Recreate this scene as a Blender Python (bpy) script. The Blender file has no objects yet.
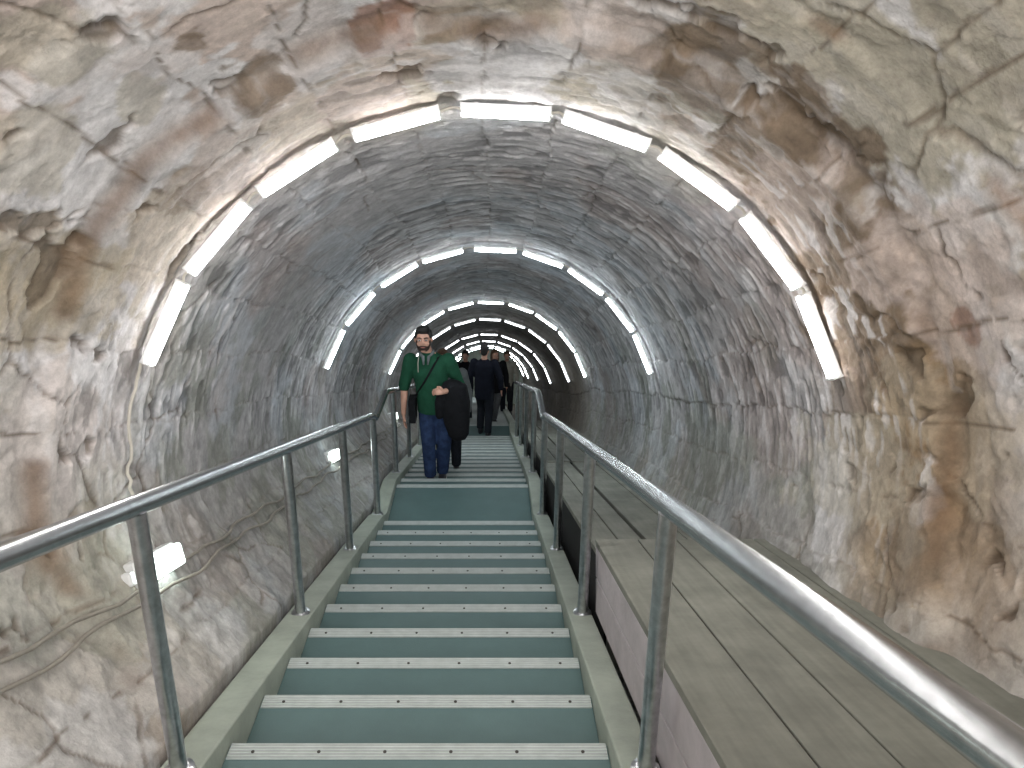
import bpy, math, random
import numpy as np
from mathutils import Vector, Matrix

random.seed(7)
C = bpy.context.scene.collection
FPX = 770.0
SL = math.radians(18.5)                     # slope of the tunnel
CS, SN = math.cos(SL), math.sin(SL)
Z0 = 6.0                                    # camera height in the world

def W3(x, s, p):
    """slope frame (lateral, along the slope, perpendicular drop below the eye line) -> world"""
    return Vector((x, s*CS - p*SN, Z0 - s*SN - p*CS))
def to_sp(Y, Z):
    z = Z - Z0
    return (Y*CS - z*SN, -(Y*SN + z*CS))

# ------------------------------------------------------------------ helpers
class MB:
    def __init__(self): self.v = []; self.f = []
    def add(self, vs, fs):
        o = len(self.v); self.v += [tuple(q) for q in vs]; self.f += [tuple(i+o for i in g) for g in fs]; return self
    def box(self, x0, x1, y0, y1, z0, z1):
        vs = [(x, y, z) for x in (x0, x1) for y in (y0, y1) for z in (z0, z1)]
        return self.add(vs, [(0,1,3,2),(4,6,7,5),(0,4,5,1),(2,3,7,6),(0,2,6,4),(1,5,7,3)])
    def hexa(self, p):      # 8 points: bottom 4 (ccw), top 4
        return self.add(p, [(3,2,1,0),(4,5,6,7),(0,1,5,4),(1,2,6,5),(2,3,7,6),(3,0,4,7)])
    def prism(self, poly, x0, x1):   # poly of (Y,Z), extruded along X, split into quads strip: poly given as top list + bottom list
        top, bot = poly
        n = len(top)
        vs = [(x0, *q) for q in top] + [(x0, *q) for q in bot] + [(x1, *q) for q in top] + [(x1, *q) for q in bot]
        fs = []
        for i in range(n-1):
            fs += [(i, i+1, n+i+1, n+i), (2*n+i, 3*n+i, 3*n+i+1, 2*n+i+1), (i, 2*n+i, 2*n+i+1, i+1), (n+i, n+i+1, 3*n+i+1, 3*n+i)]
        fs += [(0, n, 3*n, 2*n), (n-1, 3*n-1, 4*n-1, 2*n-1)]
        return self.add(vs, fs)
    def tube(self, pts, r, seg=16, caps=True, closed_r=None):
        pts = [Vector(q) for q in pts]; n = len(pts)
        rs = r if isinstance(r, (list, tuple)) else [r]*n
        up = Vector((0,0,1)); rings = []
        t0 = (pts[1]-pts[0]).normalized()
        nx = t0.orthogonal().normalized()
        for i, q in enumerate(pts):
            t = ((pts[min(i+1,n-1)]-q).normalized() + (q-pts[max(i-1,0)]).normalized()).normalized()
            nx = (nx - t*nx.dot(t)).normalized(); ny = t.cross(nx)
            rings.append([q + (nx*math.cos(k*2*math.pi/seg) + ny*math.sin(k*2*math.pi/seg))*rs[i] for k in range(seg)])
        vs = [w for g in rings for w in g]; fs = []
        for i in range(n-1):
            for k in range(seg):
                k2 = (k+1) % seg
                fs.append((i*seg+k, i*seg+k2, (i+1)*seg+k2, (i+1)*seg+k))
        if caps: fs += [tuple(range(seg-1, -1, -1)), tuple((n-1)*seg+k for k in range(seg))]
        return self.add(vs, fs)
    def ell(self, c, r, rot=None, seg=16, rings=10):
        c = Vector(c); vs = []; fs = []
        M = rot or Matrix.Identity(3)
        for i in range(rings+1):
            t = math.pi*i/rings
            for k in range(seg):
                a = 2*math.pi*k/seg
                vs.append(c + M @ Vector((r[0]*math.sin(t)*math.cos(a), r[1]*math.sin(t)*math.sin(a), r[2]*math.cos(t))))
        for i in range(rings):
            for k in range(seg):
                k2 = (k+1) % seg
                fs.append((i*seg+k, (i+1)*seg+k, (i+1)*seg+k2, i*seg+k2))
        return self.add(vs, fs)
    def loft(self, rows, seg=20, ax=None):
        """rows: (centre, rx, ry) rings in local XY planes tilted to follow the path"""
        pts = [Vector(q[0]) for q in rows]; n = len(rows); vs = []; fs = []
        for i, (c, rx, ry) in enumerate(rows):
            t = (pts[min(i+1,n-1)]-pts[max(i-1,0)]).normalized()
            x = Vector((1,0,0)); x = (x - t*x.dot(t)).normalized(); y = t.cross(x)
            for k in range(seg):
                a = 2*math.pi*k/seg
                vs.append(pts[i] + x*rx*math.cos(a) + y*ry*math.sin(a))
        for i in range(n-1):
            for k in range(seg):
                k2 = (k+1) % seg
                fs.append((i*seg+k, i*seg+k2, (i+1)*seg+k2, (i+1)*seg+k))
        fs += [tuple(range(seg-1, -1, -1)), tuple((n-1)*seg+k for k in range(seg))]
        return self.add(vs, fs)
    def limb(self, pts, rs, seg=12, sub=4):
        """tapered capsule chain"""
        P = [Vector(q) for q in pts]
        self.tube(P, list(rs), seg)
        for q, r in zip(P, rs): self.ell(q, (r, r, r), seg=seg, rings=8)
        return self
    def mesh(self, name):
        me = bpy.data.meshes.new(name); me.from_pydata(self.v, [], self.f); me.update(); return me
    def build(self, name, mat, parent=None, smooth=False, bevel=0, loc=None):
        me = self.mesh(name)
        o = bpy.data.objects.new(name, me); C.objects.link(o)
        if mat: me.materials.append(mat)
        if smooth:
            me.polygons.foreach_set('use_smooth', [True]*len(me.polygons))
        if bevel:
            b = o.modifiers.new('bevel', 'BEVEL'); b.width = bevel; b.segments = 2; b.limit_method = 'ANGLE'
        if parent: o.parent = parent
        if loc: o.location = loc
        return o
    def fused(self, name, mat, parent, voxel=.008, smooth=4):
        """union of the overlapping closed shapes as one continuous skin"""
        me = self.mesh(name); o = bpy.data.objects.new(name, me); C.objects.link(o)
        r = o.modifiers.new('r', 'REMESH'); r.mode = 'VOXEL'; r.voxel_size = voxel; r.use_smooth_shade = True
        s = o.modifiers.new('s', 'SMOOTH'); s.factor = .5; s.iterations = smooth
        dg = bpy.context.evaluated_depsgraph_get()
        m2 = bpy.data.meshes.new_from_object(o.evaluated_get(dg)); o.modifiers.clear(); o.data = m2
        m2.polygons.foreach_set('use_smooth', [True]*len(m2.polygons))
        m2.materials.clear(); m2.materials.append(mat)
        if parent: o.parent = parent
        return o

def empty(name, loc=(0,0,0)):
    o = bpy.data.objects.new(name, None); C.objects.link(o); o.location = loc; o.empty_display_size = .1; return o
def tag(o, label=None, cat=None, group=None, kind=None):
    if label: o['label'] = label
    if cat: o['category'] = cat
    if group: o['group'] = group
    if kind: o['kind'] = kind
    return o
def lathe_frame(o): return o

# ------------------------------------------------------------------ materials
def nmat(name, col, rough=.6, metal=0., var=.12, vscale=8., bump=0., bscale=40., spec=.5, col2=None, em=None, ems=0):
    m = bpy.data.materials.new(name); m.use_nodes = True
    nt = m.node_tree; N = nt.nodes; L = nt.links
    b = N['Principled BSDF']; b.inputs['Roughness'].default_value = rough; b.inputs['Metallic'].default_value = metal
    b.inputs['Specular IOR Level'].default_value = spec
    tc = N.new('ShaderNodeTexCoord')
    n1 = N.new('ShaderNodeTexNoise'); n1.inputs['Scale'].default_value = vscale; n1.inputs['Detail'].default_value = 6; n1.inputs['Roughness'].default_value = .65
    L.new(tc.outputs['Object'], n1.inputs['Vector'])
    r = N.new('ShaderNodeValToRGB'); c2 = col2 or tuple(c*(1-2*var) for c in col)
    r.color_ramp.elements[0].position = .3; r.color_ramp.elements[1].position = .7
    r.color_ramp.elements[0].color = (*c2, 1); r.color_ramp.elements[1].color = (*[min(1, c*(1+var)) for c in col], 1)
    L.new(n1.outputs['Fac'], r.inputs['Fac']); L.new(r.outputs['Color'], b.inputs['Base Color'])
    if bump:
        n2 = N.new('ShaderNodeTexNoise'); n2.inputs['Scale'].default_value = bscale; n2.inputs['Detail'].default_value = 4
        L.new(tc.outputs['Object'], n2.inputs['Vector'])
        bp = N.new('ShaderNodeBump'); bp.inputs['Strength'].default_value = bump; bp.inputs['Distance'].default_value = .01
        L.new(n2.outputs['Fac'], bp.inputs['Height']); L.new(bp.outputs['Normal'], b.inputs['Normal'])
    if em:
        b.inputs['Emission Color'].default_value = (*em, 1); b.inputs['Emission Strength'].default_value = ems
    return m

def srgb(r, g, b):
    f = lambda c: (c/255/12.92) if c/255 <= .04045 else ((c/255+.055)/1.055)**2.4
    return (f(r), f(g), f(b))

M = {}
M['steel'] = nmat('brushed_steel', (.50,.51,.52), .27, 1., .08, 30, 0, 90)
M['post'] = nmat('post_steel', (.58,.59,.61), .28, 1., .15, 25, .06, 60)
M['tread'] = nmat('green_step_paint', srgb(86,110,110), .5, 0, .05, 5, .12, 120, .45)
M['nosing'] = nmat('ribbed_nosing', srgb(186,194,192), .5, .0, .08, 14, 0)
M['screw'] = nmat('screw_dark', (.06,.055,.05), .5, .6)
M['stringer'] = nmat('stringer_paint', srgb(160,168,156), .55, 0, .13, 4, .15, 60)
M['plank'] = nmat('weathered_plank', srgb(130,131,122), .75, 0, .15, 3.2, .12, 50, .3)
M['fascia'] = nmat('fascia_board', srgb(188,181,184), .7, 0, .10, 4, .25, 40, .3)
M['dark'] = nmat('void_shade_black', (.01,.01,.01), .95, 0)  # flat black standing in for the shade below the farther decks
M['housing'] = nmat('lamp_housing', (.75,.76,.76), .4, 0, .04)
M['cable'] = nmat('white_cable', srgb(205,200,190), .6, 0, .1)
M['cable2'] = nmat('grey_cable', srgb(150,145,135), .7, 0, .15)
def emis(name, col, st):
    m = bpy.data.materials.new(name); m.use_nodes = True
    b = m.node_tree.nodes['Principled BSDF']; b.inputs['Base Color'].default_value = (.9,.9,.9,1)
    b.inputs['Emission Color'].default_value = (*col, 1); b.inputs['Emission Strength'].default_value = st
    return m
LK = 34.0
M['tube'] = emis('tube_glow', (1, .975, .95), LK)
M['tube_cool'] = emis('tube_glow_cool', (.88, .97, 1), LK*.85)
M['tube_far'] = emis('tube_glow_far', (.93, .97, 1), LK*.28)
M['wlamp'] = emis('bulkhead_glow', (.85, 1, .93), 8)

# nosing ribs: wave across the strip
def add_ribs(m, scale, strength, axis='Y'):
    nt = m.node_tree; N = nt.nodes; L = nt.links; b = N['Principled BSDF']
    tc = N.new('ShaderNodeTexCoord'); w = N.new('ShaderNodeTexWave'); w.wave_type = 'BANDS'; w.bands_direction = axis
    w.inputs['Scale'].default_value = scale; L.new(tc.outputs['Object'], w.inputs['Vector'])
    bp = N.new('ShaderNodeBump'); bp.inputs['Strength'].default_value = strength; bp.inputs['Distance'].default_value = .004
    L.new(w.outputs['Fac'], bp.inputs['Height']); L.new(bp.outputs['Normal'], b.inputs['Normal'])
    mix = N.new('ShaderNodeMix'); mix.data_type = 'RGBA'; mix.blend_type = 'MULTIPLY'
    src = b.inputs['Base Color'].links[0].from_socket
    r = N.new('ShaderNodeMapRange'); r.inputs['To Min'].default_value = .72; L.new(w.outputs['Fac'], r.inputs['Value'])
    mix.inputs['Factor'].default_value = 1; L.new(src, mix.inputs[6]); L.new(r.outputs['Result'], mix.inputs[7]); L.new(mix.outputs[2], b.inputs['Base Color'])
add_ribs(M['nosing'], 22, .6)

# plank: long grain and dark stains
def add_grain(m):
    nt = m.node_tree; N = nt.nodes; L = nt.links; b = N['Principled BSDF']
    tc = N.new('ShaderNodeTexCoord'); mp = N.new('ShaderNodeMapping'); mp.inputs['Rotation'].default_value = (SL, 0, 0); mp.inputs['Scale'].default_value = (38, 1.6, 6)
    L.new(tc.outputs['Object'], mp.inputs['Vector'])
    n = N.new('ShaderNodeTexNoise'); n.inputs['Scale'].default_value = 1; n.inputs['Detail'].default_value = 5; L.new(mp.outputs['Vector'], n.inputs['Vector'])
    mix = N.new('ShaderNodeMix'); mix.data_type = 'RGBA'; mix.blend_type = 'MULTIPLY'; mix.inputs['Factor'].default_value = 1
    src = b.inputs['Base Color'].links[0].from_socket
    r = N.new('ShaderNodeMapRange'); r.inputs['From Min'].default_value = .3; r.inputs['From Max'].default_value = .7; r.inputs['To Min'].default_value = .86; r.inputs['To Max'].default_value = 1.06
    L.new(n.outputs['Fac'], r.inputs['Value']); L.new(src, mix.inputs[6]); L.new(r.outputs['Result'], mix.inputs[7]); L.new(mix.outputs[2], b.inputs['Base Color'])
add_grain(M['plank']); add_grain(M['fascia'])

# ------------------------------------------------------------------ stair line
RUN, RISE = .4116, .1377
NL, NR = -.952, .448
Y0, ZN0 = 2.27, Z0 - 2.230
edges = []      # (Y_start, Y_edge, Z, landing?, flight)
Y = Y0 + RUN*(-7); Z = ZN0 + RISE*7
steps = []
k = -6
Yc = Y0 - 7*RUN; Zc = ZN0 + 7*RISE
def put(run, fl, land=False):
    global Yc, Zc
    Zc -= RISE
    steps.append(dict(y0=Yc, y1=Yc+run, z=Zc, flight=fl, landing=land)); Yc += run
for i in range(17): put(RUN, 1)         # last one is nosing 10
put(1.03, 1, True)
for i in range(14): put(RUN*1.01, 2)
put(.9, 2, True)
for i in range(40): put(RUN, 3)
print('stairs end', to_sp(Yc, Zc))

# stringer top line: passes over the nosings at +STR_UP, flat over landings
STR_UP = .068
line = []
first = steps[0]
line.append((first['y0']-.0, first['z']+RISE+STR_UP))
prev = None
for i, st in enumerate(steps):
    if st['landing']:
        line.append((st['y0']+.02, st['z']+RISE+STR_UP))
        line.append((st['y0']+.20, st['z']+STR_UP+.035))
        line.append((st['y1'], st['z']+STR_UP))
line.append((steps[-1]['y1'], steps[-1]['z']+STR_UP))
def line_z(y, off=0.):
    for (a, za), (b, zb) in zip(line, line[1:]):
        if a <= y <= b: return za + (zb-za)*(y-a)/(b-a) + off
    return line[-1][1]+off if y > line[-1][0] else line[0][1] + (line[0][0]-y)*SN/CS + off
lsp = np.array([to_sp(*q) for q in line])
def pstr(s): return np.interp(s, lsp[:,0], lsp[:,1])

# ------------------------------------------------------------------ tunnel vault
def hsh(ix, iy, seed):
    h = (ix.astype(np.int64)*374761393 + iy.astype(np.int64)*668265263 + seed*974634777) & 0xffffffff
    h = ((h ^ (h >> 13))*1274126177) & 0xffffffff
    h = ((h ^ (h >> 16))*2246822519) & 0xffffffff
    return ((h ^ (h >> 15)) & 0xffffff)/float(0xffffff)
def vn(x, y, seed=0):
    ix = np.floor(x); iy = np.floor(y); fx = x-ix; fy = y-iy
    fx = fx*fx*fx*(fx*(fx*6-15)+10); fy = fy*fy*fy*(fy*(fy*6-15)+10)
    a = hsh(ix,iy,seed); b = hsh(ix+1,iy,seed); c = hsh(ix,iy+1,seed); d = hsh(ix+1,iy+1,seed)
    return (a*(1-fx)+b*fx)*(1-fy) + (c*(1-fx)+d*fx)*fy
def fbm(x, y, seed=0, o=4, g=.5):
    t = 0; A = 1; n = 0
    for i in range(o):
        ca, sa = math.cos(i*1.1), math.sin(i*1.1)
        t = t + A*vn((x*ca-y*sa)*2**i+i*7.3, (x*sa+y*ca)*2**i-i*3.1, seed+i*17); n += A; A *= g
    return t/n
def ss(a, b, x):
    t = np.clip((x-a)/(b-a), 0, 1); return t*t*(3-2*t)
def cells(x, y, seed):
    """distance to cell border and cell random"""
    ix = np.floor(x); iy = np.floor(y); d1 = np.full_like(x, 9.); d2 = np.full_like(x, 9.); rid = np.zeros_like(x)
    for dx in (-1,0,1):
        for dy in (-1,0,1):
            cx = ix+dx; cy = iy+dy
            px = cx+hsh(cx,cy,seed); py = cy+hsh(cx,cy,seed+5)
            d = np.hypot(px-x, py-y); r = hsh(cx,cy,seed+9)
            m = d < d1
            d2 = np.where(m, d1, np.minimum(d2, d)); rid = np.where(m, r, rid); d1 = np.where(m, d, d1)
    return d2-d1, rid

RW = 1.605
def cen(s): return np.interp(s, [-6,8,11.7,13.6,18,27,33,50], [.41,.41,.47,.56,.64,.58,.5,.5])
# patches on the near vault: (angle deg, s, half-size along arc, half-size along tunnel, colour id, strength)
PATCH = [(-42.1, 2.27, 0.198, 0.266, 'w', 0.8), (-50.3, 2.34, 0.198, 0.256, 'w', 0.7), (-33.3, 2.61, 0.149, 0.204, 'w', 0.9), (-22.0, 2.58, 0.245, 0.237, 'w', 0.6), (-56.8, 2.54, 0.191, 0.329, 'w', 0.6), (-70.9, 2.63, 0.186, 0.196, 'w', 0.5), (7.1, 2.82, 0.15, 0.194, 'w', 0.7), (27.0, 2.7, 0.076, 0.12, 'w', 0.9), (31.2, 2.82, 0.163, 0.24, 'w', 0.6), (50.9, 2.45, 0.169, 0.241, 'w', 0.8), (57.7, 2.36, 0.154, 0.243, 'w', 0.7), (52.7, 2.15, 0.157, 0.192, 'w', 0.6), (44.4, 2.55, 0.164, 0.245, 'w', 0.6), (43.6, 2.32, 0.151, 0.201, 'w', 0.6), (89.5, 2.84, 0.148, 0.08, 'w', 0.6), (96.3, 3.57, 0.283, 0.208, 'w', 0.5), (71.3, 2.43, 0.202, 0.182, 'w', 0.5), (31.7, 2.55, 0.158, 0.214, 'w', 0.6), (41.8, 2.2, 0.307, 0.374, 'o', 0.95), (33.5, 2.26, 0.212, 0.26, 'o', 0.8), (-43.2, 2.0, 0.166, 0.188, 'o', 0.7), (-51.7, 2.23, 0.14, 0.189, 'o', 0.6), (-41.8, 2.42, 0.081, 0.112, 'o', 0.6), (-66.3, 2.55, 0.174, 0.261, 't', 0.7), (-62.4, 2.57, 0.155, 0.285, 't', 0.6), (-0.0, 2.66, 0.207, 0.113, 'o', 0.5), (-11.7, 2.65, 0.13, 0.152, 'r', 0.8), (18.2, 2.69, 0.188, 0.192, 'b', 0.5), (27.2, 2.72, 0.196, 0.262, 'b', 0.8), (37.2, 2.8, 0.211, 0.34, 'b', 0.9), (45.7, 2.89, 0.225, 0.402, 'b', 0.9), (55.6, 2.95, 0.244, 0.425, 'b', 0.9), (65.9, 3.09, 0.285, 0.464, 'b', 0.8), (78.0, 3.22, 0.28, 0.427, 'b', 0.6), (-30.1, 2.73, 0.129, 0.173, 'b', 0.8), (-32.7, 2.7, 0.076, 0.116, 'b', 0.6), (-3.8, 2.72, 0.214, 0.082, 'b', 0.5), (-65.5, 2.78, 0.236, 0.299, 't', 0.7), (-33.0, 2.34, 0.052, 0.067, 'b', 0.9), (13.5, 2.69, 0.191, 0.214, 'p', 0.6), (-18.9, 3.12, 0.231, 0.347, 'p', 0.7), (-12.0, 2.9, 0.237, 0.216, 'p', 0.4), (47.4, 3.07, 0.196, 0.374, 'p', 0.5), (60.9, 2.6, 0.217, 0.372, 'p', 0.6), (67.6, 2.5, 0.229, 0.285, 'p', 0.6), (70.5, 2.55, 0.053, 0.085, 'r', 0.6), (-40.8, 3.27, 0.24, 0.483, 'p', 0.5), (-37.9, 2.29, 0.13, 0.162, 'p', 0.3), (-46.9, 2.95, 0.108, 0.196, 'b', 0.4), (29.9, 3.45, 0.261, 0.484, 'g', 0.3), (92.5, 3.47, 0.282, 0.601, 'o', 0.5), (100.1, 2.86, 0.239, 0.263, 'b', 0.5), (81.4, 2.75, 0.244, 0.413, 't', 0.4), (-104.9, 2.81, 0.268, 0.464, 'g', 0.4)]
CI = {'w': srgb(224,223,226), 'o': srgb(182,176,162), 'b': srgb(128,112,96), 'r': srgb(142,104,86), 'p': srgb(200,186,180), 't': srgb(184,173,154), 'g': srgb(170,174,164)}

def wall(a, s, want_col=False):
    """a: angle from the crown (radians, + to the right); returns radius (and colour)"""
    u = a*1.65; v = s
    ad = np.degrees(a)
    wu = u + .10*(fbm(u*2.2, v*2.2, 3, 3)-.5); wv = v + .12*(fbm(u*2.2, v*2.2, 9, 3)-.5)
    hf = fbm(u*9, v*9, 13, 3)-.5; hf2 = fbm(u*9+40, v*9, 17, 3)-.5; wu = wu + .07*hf; wv = wv + .07*hf2
    # ledge where the vault widens towards the entrance
    sl = 2.72 + .22*(fbm(u*1.3+5, v*0+.5, 21, 4)-.5)*2 + .05*(vn(u*9, v*9, 4)-.5)
    near = 1-ss(sl-.05, sl+.06, v)
    sl2 = 2.18 + .30*(fbm(u*1.0+50, v*0+.5, 61, 4)-.5)*2 + .05*(vn(u*8, v*8, 14)-.5)
    near2 = 1-ss(sl2-.04, sl2+.04, v)
    r = RW + .065*near + .025*near2 + .03*np.clip(2-v, 0, 3)
    # broad unevenness
    big = fbm(wu*1.1, wv*1.1, 31, 4)
    r = r + .05*(big-.5)
    mid = fbm(wu*4, wv*4, 41, 4)
    r = r + .010*(mid-.5) + .011*(fbm(u*13, v*13, 43, 4, .6)-.5)*(1-.6*ss(3.4, 6, v))
    r = r - .004*ss(.47, .53, fbm(wu*6+3, wv*6, 185, 5, .6))*(1-.7*ss(3,5,v))
    # plaster flakes with crisp edges
    F1 = fbm(wu*1.7, wv*1.7, 51, 5, .55); F2 = fbm(wu*2.6+9, wv*2.6, 57, 5, .55)
    fl1 = ss(.515, .535, F1); fl2 = ss(.56, .58, F2)
    nearw = 1-.75*ss(2.8, 4.2, v)
    r = r - (.009*fl1 + .007*fl2)*nearw
    # courses of blocks running along the tunnel, tool marks across them
    hrow = .34
    uu = u/hrow + .25*(vn(u*0+.3, v*.7, 71)-.5) + .10*(vn(u*3, v*5, 72)-.5)
    row = np.floor(uu); fr = uu-row
    rr = hsh(row, row*0, 77)
    farw = ss(2.5, 3.4, v)
    r = r + .005*(rr-.5)*2*farw
    edge = np.minimum(fr, 1-fr)*hrow
    dots = vn(v*16, row*3.7, 79)
    jline = (1-ss(.004, .016, edge))*ss(.42, .55, dots)
    r = r + .006*jline*(.5+.5*farw)
    pm = vn(u*5.2+rr*9, v*19+rr*31+.8*vn(u*2,v*2,83), 81)*.62 + .38*vn(u*11+rr*5, v*40+rr*13, 84)
    pickz = ss(.38, .62, fbm(u*.8, v*.8, 88, 3))
    pickw = (1-.65*ss(78, 98, np.abs(ad)))*(.2+.8*pickz)*(.25+.75*ss(2.4, 3.2, v))
    marks = ss(.61, .67, pm)
    marks_hi = ss(.62, .70, 1-pm)
    r = r + (.008*marks - .004*marks_hi)*pickw*(.55+.45*ss(3,4,v))
    # long vertical combing above and beside the first lamps
    comb = vn(u*1.3+3, v*11, 91)
    cz = ss(2.2, 2.7, v)*(1-ss(3.5, 4.0, v))*ss(20, 45, np.abs(ad))
    r = r + .006*ss(.52, .66, comb)*cz
    # cracks
    e1, id1 = cells(wu*1.5, wv*1.6, 101)
    crack = (1-ss(.008, .035, e1))*ss(.50, .58, fbm(u*2.6, v*2.6, 105, 4))*(1-.5*ss(4,6,v))
    r = r + .009*crack
    # pits
    pn = fbm(wu*5.3+20, wv*5.3, 111, 3); pit = ss(.735, .765, pn)*(1-ss(3,4,v))
    r = r + .022*pit
    # rubble low down on the left
    low = ss(-1.62, -1.85, a)
    lump = fbm(u*7, v*7, 121, 4)
    r = r - .055*(lump-.35)*low
    # profile: narrow towards the stair foot on both sides below the springing
    c = cen(s); ps = pstr(s)
    bt = np.arctan2(ps-c, 1.10); rt = np.hypot(ps-c, 1.10)       # angle below horizontal where the wall meets the stringer
    b = np.abs(a)-math.pi/2
    isl = a < 0
    k = ss(bt-.62, bt, b)*np.where(isl, 1, 0)
    rl = r*(1-k) + (rt + (r-RW)*.6)*k
    flo = (ps-c+.40)/np.maximum(np.sin(np.maximum(b, .15)), .1)  # floor below the stairs
    flo = flo + .05*(mid-.5)
    rl = np.where(isl & (b > bt-.12) & (b < 1.45), np.maximum(rl, 1.135/np.cos(np.clip(b, 0, 1.45))), rl)
    rl = np.where(b > .3, np.minimum(rl, flo), rl)
    if not want_col: return rl
    # ---------------- colour
    def mixc(c0, c1, f): return c0*(1-f[...,None]) + np.array(c1)*f[...,None]
    tone = fbm(wu*1.3+40, wv*1.3, 131, 4)
    col = np.zeros(a.shape+(3,)) + np.array(srgb(192,183,172))
    col = mixc(col, CI['p'], ss(.45, .62, tone)*.9)
    col = mixc(col, CI['o'], ss(.50, .62, fbm(wu*.9, wv*.9, 137, 4))*.8)
    col = mixc(col, CI['w'], fl1*.45*nearw)
    wp = ss(.555, .60, fbm(wu*2.0+70, wv*2.0, 141, 5, .55))
    col = mixc(col, CI['w'], wp*.85*nearw)
    farc = ss(3.0, 3.9, v + .6*(tone-.5))
    grey = np.zeros_like(col) + np.array(srgb(174,173,176))
    grey = mixc(grey, srgb(184,190,198), ss(.5, .62, F1)*.7)
    grey = mixc(grey, srgb(140,144,136), ss(.5, .62, F2)*.7*ss(40, 80, np.abs(ad)))
    grey = mixc(grey, srgb(164,150,146), ss(.56, .66, tone)*.5)
    col = col*(1-farc[...,None]) + grey*farc[...,None]
    # low parts are darker and greener
    lowd = ss(80, 108, np.abs(ad))
    col = mixc(col, srgb(142,140,128), lowd*.45)
    # brown ring near the ledge, strongest on the right shoulder
    ring = np.exp(-((v-sl-.18)/.42)**2)*(.15+.80*ss(8, 30, ad))
    bn = fbm(wu*2.4+11, wv*3.4, 151, 4)
    col = mixc(col, CI['b'], np.clip(ring*ss(.34, .62, bn)*1.05, 0, 1))
    # stained brown streaks right-hand side
    st2 = np.exp(-((v-2.9)/.55)**2)*ss(48, 62, ad)*(1-ss(100, 112, ad))
    col = mixc(col, srgb(142,120,92), np.clip(st2*(.35+.65*ss(.42, .6, vn(u*1.1, v*9, 93))), 0, 1)*.85)
    for (pa, psx, ru, rv, cid, stg) in PATCH:
        du = (wu-math.radians(pa)*1.65)/ru; dv = (wv-psx)/rv
        d = np.sqrt(du*du+dv*dv) + 1.9*(fbm(u*4.5, v*4.5, 161+int(abs(pa)), 5, .6)-.5)
        col = mixc(col, CI[cid], (1-ss(.80, 1.0, d))*stg)
    # cracks, joints and pits are coloured darker brown, raised edges are chalky
    crev_dark = np.clip(.75*crack + .9*jline*(1-.6*farw) + .8*pit + .35*(near*(1-near2)*0), 0, 1)
    col = mixc(col, srgb(104,88,72), crev_dark*.8)
    col = col*(1-.44*(marks*pickw)[...,None]) 
    col = mixc(col, CI['w'], marks_hi*pickw*.6)
    led = np.exp(-((v-sl)/.05)**2)*ss(.45,.6,fbm(u*2.2+8, v*2, 171, 3))
    col = mixc(col, srgb(108,84,62), led*.75)
    led2 = np.exp(-((v-sl2)/.035)**2)*ss(.45,.6,fbm(u*2.2+18, v*2, 173, 3))
    col = mixc(col, srgb(120,94,72), led2*.7)
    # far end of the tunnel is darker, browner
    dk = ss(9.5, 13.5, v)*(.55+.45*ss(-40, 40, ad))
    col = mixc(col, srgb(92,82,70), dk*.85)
    F3 = ss(.47, .53, fbm(wu*6+3, wv*6, 185, 5, .6)); col = col*(.84+.20*fbm(u*9, v*9, 181, 3)+.17*F3)[...,None]
    return rl, np.clip(col, 0, 1)

def surf(a, s, lift=0.):
    """world point on the vault at angle a (deg), distance s, lifted towards the axis"""
    r = float(wall(np.array([math.radians(a)]), np.array([float(s)]))[0]) - lift
    c = float(cen(s)); ar = math.radians(a)
    return W3(.015+r*math.sin(ar), s, c - r*math.cos(ar))

# rows along the tunnel
sv = list(np.arange(-5, 1.0, .06)); s_ = 1.0
while s_ < 46:
    sv.append(s_)
    s_ += .0125 if s_ < 4 else min(.0125*(s_/4)**1.6, .25)
sv = np.array(sv)
av = np.radians(np.concatenate([np.arange(-180, -128, 2.), np.arange(-128, 112, .42), np.arange(112, 181, 2.)]))
av[-1] = math.pi
A, S = np.meshgrid(av, sv)
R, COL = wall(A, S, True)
cS = cen(S)
X = .015 + R*np.sin(A); P = cS - R*np.cos(A)
WX = X; WY = S*CS - P*SN; WZ = Z0 - S*SN - P*CS
G = np.stack([WX, WY, WZ], -1)
dA = np.gradient(G, axis=1); dS = np.gradient(G, axis=0)
NRM = np.cross(dA, dS); NRM /= np.linalg.norm(NRM, axis=-1, keepdims=True)+1e-12
cent = np.stack([np.full_like(WX, .015), S*CS - cS*SN, Z0 - S*SN - cS*CS], -1)
flip = np.sign(((cent-G)*NRM).sum(-1))
NRM *= np.where(flip == 0, 1, flip)[...,None]
print('vault grid', G.shape)

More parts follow.
